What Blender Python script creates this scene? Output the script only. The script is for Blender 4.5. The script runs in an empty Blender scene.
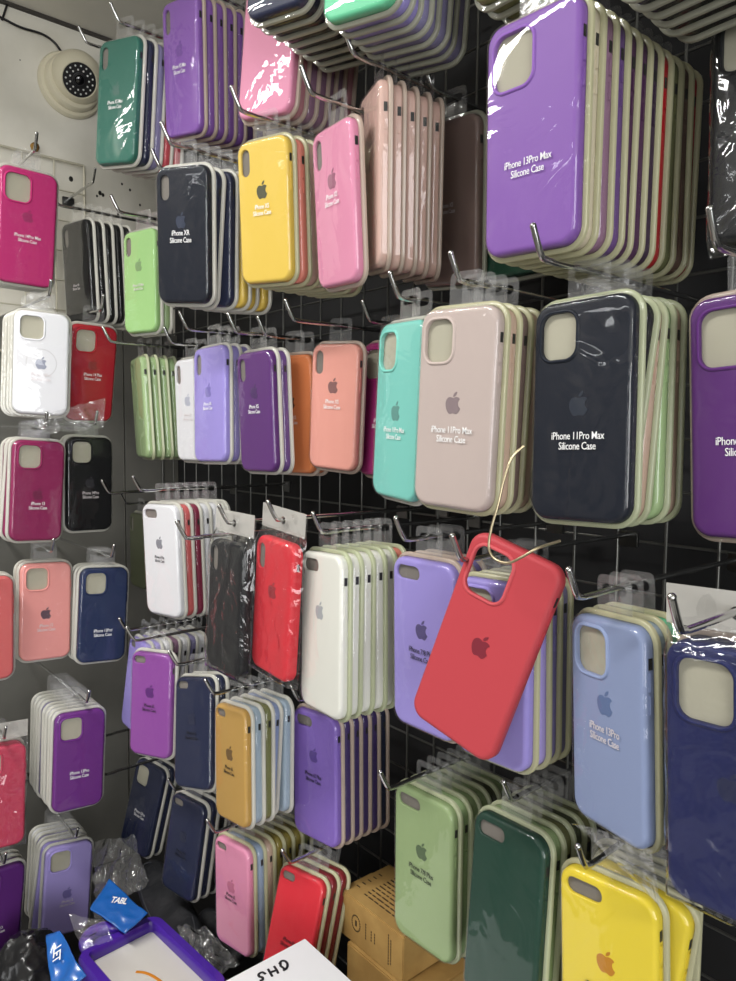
import bpy, bmesh, math, random
from mathutils import Vector, Matrix
from mathutils.geometry import tessellate_polygon
random.seed(7)
R = math.radians
scene = bpy.context.scene
COL = bpy.data.collections.new('shop'); scene.collection.children.link(COL)

# ------------------------------------------------------------------ camera
TH, PH, RO, FPX = R(49.65), R(4.275), R(.625), 730.0
fwd = Vector((-math.sin(TH)*math.cos(PH), math.cos(TH)*math.cos(PH), -math.sin(PH)))
r0 = Vector((math.cos(TH), math.sin(TH), 0)); u0 = r0.cross(fwd)
rgt = r0*math.cos(RO)+u0*math.sin(RO); upv = -r0*math.sin(RO)+u0*math.cos(RO)
cd = bpy.data.cameras.new('camera'); cam = bpy.data.objects.new('camera', cd); COL.objects.link(cam)
M = Matrix((rgt, upv, -fwd)).transposed().to_4x4(); cam.matrix_world = M
cd.sensor_fit = 'HORIZONTAL'; cd.sensor_width = 36; cd.lens = 36*FPX/736
cd.clip_start = .02; cd.clip_end = 50
scene.camera = cam
def at(px, py, X=None, Y=None, Z=None):
    d = fwd + rgt*((px-368)/FPX) - upv*((py-490.5)/FPX)
    t = X/d.x if X is not None else Y/d.y if Y is not None else Z/d.z
    return d*t
def pr(p):
    z = p.dot(fwd); return 368+FPX*p.dot(rgt)/z, 490.5-FPX*p.dot(upv)/z

# ------------------------------------------------------------------ materials
def lin(h):
    h = h.lstrip('#'); v = [int(h[i:i+2], 16)/255 for i in (0, 2, 4)]
    return tuple(c/12.92 if c <= .04045 else ((c+.055)/1.055)**2.4 for c in v)+(1,)
_mc = {}
def new_mat(name):
    m = bpy.data.materials.new(name); m.use_nodes = True
    return m, m.node_tree, m.node_tree.nodes['Principled BSDF']
def plain(name, col, rough=.5, metal=0, coat=0, bump=0, bscale=200, spec=None):
    key = (name, col, rough, metal)
    if key in _mc: return _mc[key]
    m, nt, b = new_mat(name)
    b.inputs['Base Color'].default_value = lin(col) if isinstance(col, str) else col
    b.inputs['Roughness'].default_value = rough; b.inputs['Metallic'].default_value = metal
    b.inputs['Coat Weight'].default_value = coat
    if spec is not None: b.inputs['Specular IOR Level'].default_value = spec
    if bump:
        tc = nt.nodes.new('ShaderNodeTexCoord')
        n = nt.nodes.new('ShaderNodeTexNoise'); n.inputs['Scale'].default_value = bscale
        bp = nt.nodes.new('ShaderNodeBump'); bp.inputs['Strength'].default_value = bump; bp.inputs['Distance'].default_value = .002
        nt.links.new(tc.outputs['Object'], n.inputs['Vector'])
        nt.links.new(n.outputs['Fac'], bp.inputs['Height']); nt.links.new(bp.outputs[0], b.inputs['Normal'])
    _mc[key] = m; return m
def mixed(name, c1, c2, scale, rough=.7, bump=.2, detail=6, dist=.004, lo=.4, hi=.65, metal=0, stretch=(1,1,1)):
    m, nt, b = new_mat(name); L = nt.links.new
    tc = nt.nodes.new('ShaderNodeTexCoord'); mp = nt.nodes.new('ShaderNodeMapping'); mp.inputs['Scale'].default_value = stretch
    n = nt.nodes.new('ShaderNodeTexNoise'); n.inputs['Scale'].default_value = scale; n.inputs['Detail'].default_value = detail
    cr = nt.nodes.new('ShaderNodeValToRGB'); cr.color_ramp.elements[0].position = lo; cr.color_ramp.elements[1].position = hi
    cr.color_ramp.elements[0].color = lin(c1); cr.color_ramp.elements[1].color = lin(c2)
    bp = nt.nodes.new('ShaderNodeBump'); bp.inputs['Strength'].default_value = bump; bp.inputs['Distance'].default_value = dist
    L(tc.outputs['Object'], mp.inputs[0]); L(mp.outputs[0], n.inputs['Vector']); L(n.outputs['Fac'], cr.inputs[0]); L(cr.outputs[0], b.inputs['Base Color'])
    L(n.outputs['Fac'], bp.inputs['Height']); L(bp.outputs[0], b.inputs['Normal'])
    b.inputs['Roughness'].default_value = rough; b.inputs['Metallic'].default_value = metal
    return m
def clear(name, rough=.06, haze=.04, bump=.25, scale=18, hazecol='ffffff', spec=1.0, dist=.004, tint='ffffff', ior=1.5):
    """thin clear plastic: see-through with fresnel reflections, a little milkiness and crinkles"""
    m = bpy.data.materials.new(name); m.use_nodes = True; nt = m.node_tree; L = nt.links.new
    for n in list(nt.nodes): nt.nodes.remove(n)
    out = nt.nodes.new('ShaderNodeOutputMaterial')
    tr = nt.nodes.new('ShaderNodeBsdfTransparent'); tr.inputs[0].default_value = lin(tint)
    gl = nt.nodes.new('ShaderNodeBsdfGlossy'); gl.inputs['Roughness'].default_value = rough
    df = nt.nodes.new('ShaderNodeBsdfDiffuse'); df.inputs[0].default_value = lin(hazecol)
    fr = nt.nodes.new('ShaderNodeFresnel'); fr.inputs[0].default_value = ior
    ge = nt.nodes.new('ShaderNodeNewGeometry'); ma = nt.nodes.new('ShaderNodeMath'); ma.operation = 'MULTIPLY_ADD'; ma.inputs[1].default_value = -2; ma.inputs[2].default_value = 1
    pw = nt.nodes.new('ShaderNodeMath'); pw.operation = 'POWER'; pw.inputs[0].default_value = ior
    L(ge.outputs['Backfacing'], ma.inputs[0]); L(ma.outputs[0], pw.inputs[1]); L(pw.outputs[0], fr.inputs[0])
    mu = nt.nodes.new('ShaderNodeMath'); mu.operation = 'MULTIPLY'; mu.inputs[1].default_value = spec; mu.use_clamp = True
    m1 = nt.nodes.new('ShaderNodeMixShader'); m1.inputs[0].default_value = haze
    m2 = nt.nodes.new('ShaderNodeMixShader')
    tc = nt.nodes.new('ShaderNodeTexCoord'); oi = nt.nodes.new('ShaderNodeObjectInfo')
    vm = nt.nodes.new('ShaderNodeVectorMath'); vm.operation = 'ADD'
    sc_ = nt.nodes.new('ShaderNodeVectorMath'); sc_.operation = 'SCALE'; sc_.inputs['Scale'].default_value = 30
    cx = nt.nodes.new('ShaderNodeCombineXYZ')
    for k in range(3): L(oi.outputs['Random'], cx.inputs[k])
    L(cx.outputs[0], sc_.inputs[0])
    L(tc.outputs['Object'], vm.inputs[0]); L(sc_.outputs[0], vm.inputs[1])
    n = nt.nodes.new('ShaderNodeTexNoise'); n.inputs['Scale'].default_value = scale; n.inputs['Detail'].default_value = 2.5; n.inputs['Distortion'].default_value = 1.2
    bp = nt.nodes.new('ShaderNodeBump'); bp.inputs['Strength'].default_value = bump; bp.inputs['Distance'].default_value = dist
    L(vm.outputs[0], n.inputs['Vector']); L(n.outputs['Fac'], bp.inputs['Height'])
    for s in (gl, fr): L(bp.outputs[0], s.inputs['Normal'])
    L(fr.outputs[0], mu.inputs[0]); L(mu.outputs[0], m2.inputs[0])
    L(tr.outputs[0], m1.inputs[1]); L(df.outputs[0], m1.inputs[2]); L(m1.outputs[0], m2.inputs[1]); L(gl.outputs[0], m2.inputs[2])
    L(m2.outputs[0], out.inputs[0]); return m
MAT = {}
MAT['cover'] = clear('clear_blister', .045, .006, .5, 16, spec=1.0, dist=.0045)
MAT['tab'] = clear('clear_tab', .10, .05, .25, 60, spec=.8)
MAT['bag'] = clear('clear_bag', .08, .012, .9, 24, spec=1.5, dist=.006)
MAT['film'] = clear('crinkled_film', .10, .07, 1.0, 30, spec=2.2, dist=.010)
def milky(name, col):
    m, nt, b = new_mat(name); b.inputs['Base Color'].default_value = lin(col); b.inputs['Roughness'].default_value = .28
    b.inputs['Coat Weight'].default_value = .3; b.inputs['Coat Roughness'].default_value = .1
    tr = nt.nodes.new('ShaderNodeBsdfTranslucent'); tr.inputs[0].default_value = lin(col)
    mx = nt.nodes.new('ShaderNodeMixShader'); mx.inputs[0].default_value = .3
    out = nt.nodes['Material Output']
    nt.links.new(b.outputs[0], mx.inputs[1]); nt.links.new(tr.outputs[0], mx.inputs[2]); nt.links.new(mx.outputs[0], out.inputs[0])
    return m
MAT['tray_cream'] = milky('milky_cream_plastic', 'd3d0ab')
MAT['tray_green'] = milky('milky_greenish_plastic', 'cbd1ae')
MAT['tray_white'] = milky('milky_white_plastic', 'dfddd3')
MAT['tray_grey'] = milky('milky_grey_plastic', 'b9b9a8')
MAT['tray_rose'] = milky('milky_rose_plastic', 'd2bfb0')
MAT['card'] = plain('backing_card', 'b0ac99', .8, bump=.15, bscale=60)
MAT['card_dim'] = plain('backing_card_dim', '77716a', .8, bump=.15, bscale=60)
MAT['chrome'] = plain('polished_steel', 'c4c4c2', .18, 1)
MAT['darksteel'] = plain('dark_steel', '6a6a68', .3, 1)
MAT['dark'] = plain('dark_slot', '151515', .6)
MAT['ink_white'] = plain('white_ink', 'f2f2f2', .5)
MAT['ink_black'] = plain('black_ink', '1c1c22', .5)
MAT['ink_grey'] = plain('faint_ink', 'd8cfd0', .5)
def silicone(col): return plain('silicone_'+col, col, .45, bump=.03, bscale=900, spec=.22)

# ------------------------------------------------------------------ mesh helpers
def rr(w, h, r, n=6, inset=0.):
    """rounded rectangle outline in x,z, counter clockwise from +x side"""
    w = w/2-inset; h = h/2-inset; r = max(r-inset, .0004); r = min(r, w, h)
    out = []
    for cx, cz, a0 in ((w-r, h-r, 0), (-w+r, h-r, 90), (-w+r, -h+r, 180), (w-r, -h+r, 270)):
        for k in range(n+1):
            a = R(a0+90*k/n); out.append((cx+r*math.cos(a), cz+r*math.sin(a)))
    return out
def ring(bm, pts, y, off=(0, 0)): return [bm.verts.new((x+off[0], y, z+off[1])) for x, z in pts]
def bridge(bm, a, b, flip=False):
    n = len(a)
    for i in range(n):
        j = (i+1) % n; q = (a[i], a[j], b[j], b[i])
        bm.faces.new(q[::-1] if flip else q)
def fillh(bm, loops):
    """fill planar area between outer loop and holes"""
    vs = [v for l in loops for v in l]
    for t in tessellate_polygon([[v.co.copy() for v in l] for l in loops]):
        try: bm.faces.new([vs[i] for i in t])
        except ValueError: pass
def finish(bm, name, smooth=True, angle=35):
    bmesh.ops.recalc_face_normals(bm, faces=bm.faces)
    me = bpy.data.meshes.new(name); bm.to_mesh(me); bm.free()
    if smooth:
        me.polygons.foreach_set('use_smooth', [True]*len(me.polygons))
        me.set_sharp_from_angle(angle=R(angle))
    return me
def obj(name, me, mat=None, parent=None, loc=None, mw=None):
    if mat is not None and not me.materials: me.materials.append(mat)
    o = bpy.data.objects.new(name, me); COL.objects.link(o)
    if mat is not None and me.materials[0] != mat:
        o.material_slots[0].link = 'OBJECT'; o.material_slots[0].material = mat
    if parent: o.parent = parent
    if loc is not None: o.location = loc
    if mw is not None: o.matrix_local = mw
    return o
def tag(o, label=None, cat=None, group=None, kind=None):
    if label: o['label'] = label
    if cat: o['category'] = cat
    if group: o['group'] = group
    if kind: o['kind'] = kind
    return o
def empty(name, mw=None, loc=None):
    o = bpy.data.objects.new(name, None); COL.objects.link(o); o.empty_display_size = .02
    if mw is not None: o.matrix_world = mw
    if loc is not None: o.location = loc
    return o
def box_bm(bm, c, s, rot=None):
    r = bmesh.ops.create_cube(bm, size=1); 
    for v in r['verts']:
        p = Vector((v.co.x*s[0], v.co.y*s[1], v.co.z*s[2]))
        if rot: p = rot @ p
        v.co = p+Vector(c)
    return r['verts']
def bevel_all(bm, w, seg=2):
    bmesh.ops.bevel(bm, geom=list(bm.edges), offset=w, segments=seg, affect='EDGES', clamp_overlap=True)
def tube_bm(bm, pts, rad, n=10, cap=True, taper=None):
    pts = [Vector(p) for p in pts]; prev = None; up = Vector((.13, .21, .97))
    for i, p in enumerate(pts):
        t = (pts[min(i+1, len(pts)-1)]-pts[max(i-1, 0)]).normalized()
        if abs(t.dot(up)) > .95: up = Vector((.9, .1, .2))
        a = t.cross(up).normalized(); b = t.cross(a); up = -b if b.dot(up) < 0 else b
        rr_ = rad if taper is None else taper(i/(len(pts)-1))*rad
        a = up.cross(t).normalized()
        cur = [bm.verts.new(p+(a*math.cos(2*math.pi*k/n)+up*math.sin(2*math.pi*k/n))*rr_) for k in range(n)]
        if prev: bridge(bm, prev, cur)
        elif cap: bm.faces.new(cur)
        prev = cur
    if cap: bm.faces.new(prev[::-1])
def smooth_path(pts, sub=6):
    pts = [Vector(p) for p in pts]; P = [pts[0]]+pts+[pts[-1]]; out = []
    for i in range(1, len(P)-2):
        for k in range(sub):
            t = k/sub; a, b, c, d = P[i-1], P[i], P[i+1], P[i+2]
            out.append(.5*((2*b)+(c-a)*t+(2*a-5*b+4*c-d)*t*t+(3*b-a-3*c+d)*t**3))
    out.append(P[-2]); return out

# ------------------------------------------------------------------ case packs
T = .011
#        W     H     r     hole (cx from left, cz from top, w, h, r) lip
SPEC = {'xs': (.073, .146, .013, (.0125, .0215, .0125, .0270, .0060), 0),
 'xsmax': (.080, .160, .013, (.0130, .0225, .0130, .0280, .0062), 0),
 'xr': (.078, .153, .013, (.0140, .0225, .0135, .0275, .0064), 0),
 '11': (.078, .153, .014, (.0220, .0250, .0290, .0330, .0085), 1),
 '11pm': (.080, .161, .014, (.0220, .0255, .0290, .0340, .0090), 1),
 '13': (.074, .149, .013, (.0235, .0240, .0310, .0330, .0085), 1),
 '13pm': (.080, .163, .013, (.0250, .0280, .0340, .0380, .0090), 1),
 '6': (.069, .140, .012, (.0150, .0105, .0200, .0095, .0047), 0),
 '6p': (.080, .160, .014, (.0215, .0135, .0300, .0125, .0060), 0)}
MESH = {}
def hole_loop(t, grow=0.):
    W, H, r, (cx, cz, w, h, hr), lip = SPEC[t]
    return rr(w+2*grow, h+2*grow, hr+grow, 6), (-W/2+cx, H/2-cz)
def case_mesh(t):
    W, H, r, hl, lip = SPEC[t]; bm = bmesh.new()
    L = []
    L.append(ring(bm, rr(W, H, r, 6, .0019), 0))
    L.append(ring(bm, rr(W, H, r, 6, .0006), 0))
    L.append(ring(bm, rr(W, H, r, 6, 0), -.0009))
    e = .0042
    L.append(ring(bm, rr(W, H, r, 6, 0), -T+e))
    for k in range(1, 7):
        a = R(90*k/6); L.append(ring(bm, rr(W, H, r, 6, e*(1-math.cos(a))), -T+e-e*math.sin(a)))
    L.append(ring(bm, rr(W, H, r, 6, e+.0008), -T))
    for a, b in zip(L, L[1:]): bridge(bm, a, b)
    hp, off = hole_loop(t)
    g, _ = hole_loop(t, .0007)
    h0 = ring(bm, g, -T, off); h1 = ring(bm, hp, -T+.0007, off); h2 = ring(bm, hp, -T+.0026, off)
    fillh(bm, [L[-1], h0]); bridge(bm, h0, h1); bridge(bm, h1, h2)
    i0 = ring(bm, rr(W, H, r, 6, .0019), -T+.0026)
    fillh(bm, [i0, h2]); bridge(bm, i0, L[0])
    # volume buttons on the right-hand side
    for z0, ln in ((.5-.235, .013), (.5-.335, .013)):
        vs = box_bm(bm, (W/2+.0001, -T*.5, H*z0), (.0016, .0035, ln))
        es = list({e_ for v in vs for e_ in v.link_edges}); bmesh.ops.bevel(bm, geom=es, offset=.0006, segments=2, affect='EDGES')
    return finish(bm, 'case_'+t, angle=40)
def lip_mesh(t):
    bm = bmesh.new(); prev = None; first = None
    for g, y in ((.0000, -T+.0004), (.0000, -T-.0009), (.0005, -T-.0013), (.0016, -T-.0013), (.0023, -T-.0008), (.0028, -T+.0002)):
        hp, off = hole_loop(t, g); c = ring(bm, hp, y, off)
        if prev: bridge(bm, prev, c)
        else: first = c
        prev = c
    bridge(bm, prev, first); return finish(bm, 'lip_'+t, angle=60)
def slot_mesh(t):
    W, H = SPEC[t][:2]; bm = bmesh.new()
    box_bm(bm, (W/2-.0002, -T*.5, H*(.5-.155)), (.0010, .0042, .0085)); bevel_all(bm, .0004)
    return finish(bm, 'slot')
def card_mesh(t):
    W, H, r = SPEC[t][:3]; bm = bmesh.new()
    a = ring(bm, rr(W, H, r, 5, .0024), -T+.0031); b = ring(bm, rr(W, H, r, 5, .0024), -.0012)
    bridge(bm, a, b); fillh(bm, [a]); fillh(bm, [b]); return finish(bm, 'card', angle=30)
def tray_mesh(t):
    W, H, r = SPEC[t][:3]; bm = bmesh.new(); L = []
    for ins, y in ((-.0010, .0012), (-.0030, .0010), (-.0040, .0002), (-.0040, -.0022), (-.0034, -.0030), (-.0005, -.0032), (-.0005, -.0022), (-.0010, .0002)):
        L.append(ring(bm, rr(W, H, r, 6, ins), y))
    for a, b in zip(L, L[1:]): bridge(bm, a, b)
    fillh(bm, [L[0]]); fillh(bm, [L[-1]]); return finish(bm, 'tray', angle=50)
def cover_mesh(t):
    W, H, r = SPEC[t][:3]; bm = bmesh.new(); L = []
    e = .0045
    for ins, y in ((-.0036, -.0034), (-.0014, -.0036), (-.0011, -T+e)): L.append(ring(bm, rr(W, H, r, 6, ins), y))
    for k in range(1, 6):
        a = R(90*k/5); L.append(ring(bm, rr(W, H, r, 6, -.0011+e*(1-math.cos(a))), -T+e-(e+.0012)*math.sin(a)))
    for a, b in zip(L, L[1:]): bridge(bm, a, b)
    # front pane as a grid so the film can bow a little
    fillh(bm, [L[-1]]); return finish(bm, 'cover', angle=60)
HOLEZ = .0213
def tab_mesh(t):
    W, H = SPEC[t][:2]; bm = bmesh.new(); z0 = H/2+.0044; z1 = H/2+.030
    w = .017
    o = [(w, z0), (w, z1-.005), (w-.0015, z1-.0015), (w-.005, z1), (-w+.005, z1), (-w+.0015, z1-.0015), (-w, z1-.005), (-w, z0)]
    fr = ring(bm, o, -.0019); bk = ring(bm, o, -.0013)
    hz = H/2+.0200
    hp = rr(.024, .0074, .0036, 3); hf = ring(bm, hp, -.0019, (0, hz)); hb = ring(bm, hp, -.0013, (0, hz))
    fillh(bm, [fr, hf]); fillh(bm, [bk, hb]); bridge(bm, fr, bk); bridge(bm, hf, hb)
    # fold that joins the tab to the tray
    box_bm(bm, (0, -.0016, H/2+.0042), (.034, .0009, .0010))
    return finish(bm, 'tab', smooth=False)
def mesh(kind, t):
    k = (kind, t)
    if k not in MESH: MESH[k] = {'case': case_mesh, 'lip': lip_mesh, 'slot': slot_mesh, 'card': card_mesh, 'tray': tray_mesh, 'cover': cover_mesh, 'tab': tab_mesh}[kind](t)
    return MESH[k]

LOGO_BODY = "M150.37 130.25c-2.45 5.66-5.35 10.87-8.71 15.66-4.58 6.53-8.33 11.05-11.22 13.56-4.48 4.12-9.28 6.23-14.42 6.35-3.69 0-8.14-1.05-13.32-3.18-5.197-2.12-9.973-3.17-14.34-3.17-4.58 0-9.492 1.05-14.746 3.17-5.262 2.13-9.501 3.24-12.742 3.35-4.929.21-9.842-1.96-14.746-6.52-3.13-2.73-7.045-7.41-11.735-14.04-5.032-7.08-9.169-15.29-12.41-24.65-3.471-10.11-5.211-19.9-5.211-29.378 0-10.857 2.346-20.221 7.045-28.068 3.693-6.303 8.606-11.275 14.755-14.925s12.793-5.51 19.948-5.629c3.915 0 9.049 1.211 15.429 3.591 6.362 2.388 10.447 3.599 12.238 3.599 1.339 0 5.877-1.416 13.57-4.239 7.275-2.618 13.415-3.702 18.445-3.275 13.63 1.1 23.87 6.473 30.68 16.153-12.19 7.386-18.22 17.731-18.1 31.002.11 10.337 3.86 18.939 11.23 25.769 3.34 3.17 7.07 5.62 11.22 7.36-.9 2.61-1.85 5.11-2.86 7.51z"
LOGO_LEAF = "M119.11 7.24c0 8.102-2.96 15.667-8.86 22.669-7.12 8.324-15.732 13.134-25.071 12.375a25.222 25.222 0 0 1-.188-3.07c0-7.778 3.386-16.102 9.399-22.908 3.002-3.446 6.82-6.311 11.45-8.597 4.62-2.252 8.99-3.497 13.1-3.71.12 1.083.17 2.166.17 3.24z"
import re
def svg(path, n=4):
    path = re.sub(r'a[\d. ]+?-\.188-3\.07', 'l-.188-3.07', path)
    out = []; x = y = 0.
    for cmd, arg in re.findall(r'([Mclsz])([^Mclsz]*)', path):
        v = [float(a) for a in re.findall(r'-?\d*\.?\d+', arg)]
        if cmd == 'M': x, y = v[:2]; out.append((x, y))
        elif cmd == 'l': x += v[0]; y += v[1]; out.append((x, y))
        elif cmd in 'cs':
            st = 6 if cmd == 'c' else 4
            for i in range(0, len(v), st):
                q = v[i:i+st]
                if cmd == 's': q = [lx, ly]+q
                p = [(x, y), (x+q[0], y+q[1]), (x+q[2], y+q[3]), (x+q[4], y+q[5])]
                for k in range(1, n+1):
                    t = k/n; c = ((1-t)**3, 3*t*(1-t)**2, 3*t*t*(1-t), t**3)
                    out.append((sum(c[j]*p[j][0] for j in range(4)), sum(c[j]*p[j][1] for j in range(4))))
                lx, ly = q[4]-q[2], q[5]-q[3]; x += q[4]; y += q[5]
    if math.dist(out[0], out[-1]) < .5: out.pop()
    return out
def logo_mesh():
    bm = bmesh.new(); s = .0185/166
    for p in (LOGO_BODY, LOGO_LEAF):
        v = ring(bm, [((a-88)*s, -(b-86)*s) for a, b in svg(p)], 0)
        w = ring(bm, [((a-88)*s, -(b-86)*s) for a, b in svg(p)], .0002)
        fillh(bm, [v]); bridge(bm, v, w)
    return finish(bm, 'logo', smooth=False)
LOGO = logo_mesh()
TXT = {}
def text_mesh(body, size, key=None, align='CENTER', bold=0.):
    k = (body, size, bold)
    if k in TXT: return TXT[k]
    c = bpy.data.curves.new('t', 'FONT'); c.body = body; c.size = size; c.align_x = align; c.space_line = .95; c.resolution_u = 2; c.space_character = .92
    c.offset = bold; c.extrude = .00005
    o = bpy.data.objects.new('t', c); COL.objects.link(o)
    dg = bpy.context.evaluated_depsgraph_get(); me = bpy.data.meshes.new_from_object(o.evaluated_get(dg))
    bpy.data.objects.remove(o); me.transform(Matrix.Rotation(R(90), 4, 'X') @ Matrix.Diagonal((.80, 1, 1, 1))); me.materials.clear()
    TXT[k] = me; return me

def darker(h, f):
    h = h.lstrip('#'); return ''.join('%02x' % max(0, min(255, int(int(h[i:i+2], 16)*f))) for i in (0, 2, 4))
def pack(mw, t, col, tray='tray_cream', front=False, text=None, ink='ink_white', logo=None, lz=.08, tz=-.06, ts=1.0, wrap=False, tabbed=True):
    H = SPEC[t][1]
    e = empty('phone_case_pack', mw)
    c = obj('silicone_case', mesh('case', t), silicone(col), e)
    if SPEC[t][4] and front: obj('camera_lip', mesh('lip', t), silicone(darker(col, 1.04)), c)
    obj('side_slot', mesh('slot', t), MAT['dark'], c)
    obj('backing_card', mesh('card', t), MAT['card' if t in ('11', '11pm', '13', '13pm') else 'card_dim'], e)
    if not wrap:
        obj('blister_tray', mesh('tray', t), MAT[tray], e)
        obj('blister_cover', mesh('cover', t), MAT['cover'], e)
        obj('hang_tab', mesh('tab', t), MAT['tab'], e)
    if front and logo:
        obj('logo', LOGO, plain('logo_'+logo, logo, .35), c, loc=(0, -T-.00025, H*lz))
    if front and text and not wrap:
        obj('printed_text', text_mesh(text, .0068*ts, bold=.00002), MAT[ink], e, loc=(0, -T-.0014, H*tz))
    return e
POSE = {'teal': (-1.0092, 0.4094, 0.4483, 0.3094, 0.0199, 0.116), 'purpletop': (-0.9123, 0.4577, 0.4738, 0.1052, 0.1157, 0.142), 'pinktop': (-0.6871, 0.4468, 0.4202, 0.2131, 0.0096, 0.1231), 'navytop': (-0.578, 0.388, 0.452, 0.245, 0, 0.07), 'mint': (-0.485, 0.407, 0.419, 0.245, 0, 0.07), 'olivetop': (-0.3568, 0.445, 0.4072, -0, 0, -0), 'blacktop': (-0.2346, 0.445, 0.3621, -0, 0, -0), 'blackleft': (-1.2008, 0.4184, 0.2547, 0.1985, 0.0534, 0.0146), 'greenxs': (-1.0478, 0.4556, 0.2213, 0.2536, 0.0097, 0.0097), 'navyxr': (-0.8114, 0.406, 0.232, 0.3724, 0.1029, 0.0829), 'yellowxs': (-0.6849, 0.4392, 0.2381, 0.2335, 0.1021, 0.0513), 'pinkxs': (-0.5674, 0.4465, 0.2192, -0.1209, 0.0838, 0.0382), 'rosetall': (-0.5395, 0.469, 0.241, -0.4671, 0.0402, 0.1336), 'brown': (-0.5327, 0.5656, 0.2379, -0.0001, 0.125, 0.0931), 'darkgreen1': (-0.4626, 0.5861, 0.2379, 0.0091, 0.0284, -0.0047), 'purple13': (-0.3388, 0.4459, 0.2176, 0.0196, 0.0485, 0.0283), 'blackright': (-0.2121, 0.5375, 0.2194, -0.0237, -0.0405, -0.0439), 'greentrio': (-1.093, 0.4736, 0.0396, -0.1845, 0.0549, -0.0025), 'whitexs': (-0.9777, 0.4982, 0.0345, 0.0717, 0.0309, -0.0049), 'lilacxr': (-0.8885, 0.4835, 0.0398, 0.0548, -0.0148, -0.0294), 'purplexs': (-0.7728, 0.4847, 0.0281, 0.0591, 0.0365, -0.0181), 'orange': (-0.7618, 0.5293, 0.0261, 0.1673, 0.0444, 0.0067), 'peach': (-0.6831, 0.5336, 0.0333, 0.1805, 0.0263, 0.0632), 'magenta': (-0.6286, 0.5629, 0.0305, -0.0268, -0.0275, 0.0085), 'teal11': (-0.4939, 0.4647, 0.0228, -0.2117, -0.0148, 0.0478), 'beige11': (-0.4073, 0.4454, 0.0223, 0.0581, -0.0006, 0.0379), 'navy11': (-0.3069, 0.4704, 0.0198, 0.0448, -0.0323, -0.0262), 'purple12': (-0.2052, 0.5125, 0.0155, -0.0199, 0.0296, -0.0426), 'olivebehind': (-1.1654, 0.5217, -0.1925, 0.398, -0.0761, -0.0784), 'white6': (-0.9794, 0.4536, -0.1803, 0.1918, 0.0231, -0.0318), 'blackwrap': (-0.7085, 0.4059, -0.1908, 0.0313, -0.0286, 0.0237), 'redwrap': (-0.641, 0.4241, -0.1814, 0.0051, -0.0063, 0.08), 'white7': (-0.5752, 0.4392, -0.197, -0.1158, -0.03, -0.0514), 'lilac7': (-0.4653, 0.4728, -0.1915, -0.0077, 0.0226, -0.0033), 'lilac13': (-0.3769, 0.4628, -0.1903, 0.0154, -0.0126, -0.0262), 'redhang': (-0.3629, 0.4325, -0.1604, 0.1952, -0.0879, 0.3137), 'blue13': (-0.2654, 0.4579, -0.1997, -0.2995, 0.0097, -0.0598), 'navy13': (-0.1757, 0.4403, -0.2022, 0.0003, 0.0254, -0.0375), 'lilac6': (-1.0734, 0.4514, -0.3896, -0.0053, -0.1098, 0.0351), 'purple6': (-0.9329, 0.413, -0.3691, 0.44, -0.0886, -0.0298), 'navy6': (-0.8562, 0.4384, -0.3906, 0.2406, -0.1835, -0.1817), 'gold6': (-0.7678, 0.4455, -0.4037, 0.0504, -0.0507, -0.0896), 'lilac6p': (-0.7106, 0.5305, -0.423, 0.1026, -0.0242, -0.0467), 'green7': (-0.4967, 0.5086, -0.4354, 0.0275, 0.0056, -0.0045), 'dkgreen7': (-0.3733, 0.4821, -0.409, -0.0711, -0.1281, -0.0549), 'yellow7': (-0.2773, 0.4864, -0.4109, 0.0368, -0.011, -0.055), 'navy12': (-1.1615, 0.4966, -0.6366, 0.2551, -0.1845, 0.1096), 'navy7': (-0.9503, 0.4684, -0.6002, 0.2596, -0.1224, 0.0561), 'pink6': (-0.7981, 0.4636, -0.5948, 0.1589, -0.0217, -0.0455), 'red6': (-0.6982, 0.4863, -0.603, 0.27, -0.2803, 0.0228), 'magenta14': (-1.1778, 0.3278, 0.3017, -0.0089, 0.1193, 0.0277), 'white14': (-1.1389, 0.3337, 0.1002, -0.2198, -0.0405, 0.0448), 'red14': (-1.1739, 0.4169, 0.094, 0.0701, 0.1759, 0.0072), 'plum13': (-1.1523, 0.3262, -0.0868, 0.0471, 0.0107, 0.0548), 'black14': (-1.1869, 0.415, -0.0817, 0.0789, -0.0152, 0.0266), 'coral': (-1.143, 0.2492, -0.2823, -0.0237, -0.0472, 0.0339), 'pink12': (-1.1755, 0.3415, -0.2755, -0.0429, -0.0524, 0.0427), 'navy13p': (-1.1494, 0.4205, -0.288, -0.0817, -0.0256, 0.0641), 'purple13p': (-1.1129, 0.3668, -0.4976, -0.0451, -0.0312, 0.0566), 'redleft': (-1.1472, 0.261, -0.5376, -0.0219, -0.071, 0.058), 'lilac12': (-1.2024, 0.3737, -0.7512, -0.0828, -0.0308, 0.0779), 'purpleleft': (-1.177, 0.2598, -0.7271, 0.0183, 0.1699, 0.0373)}
pb = at(135, 548, Y=.585); POSE['olivebehind'] = (pb.x+.0365, .585, pb.z, 0, 0, 0)
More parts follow.
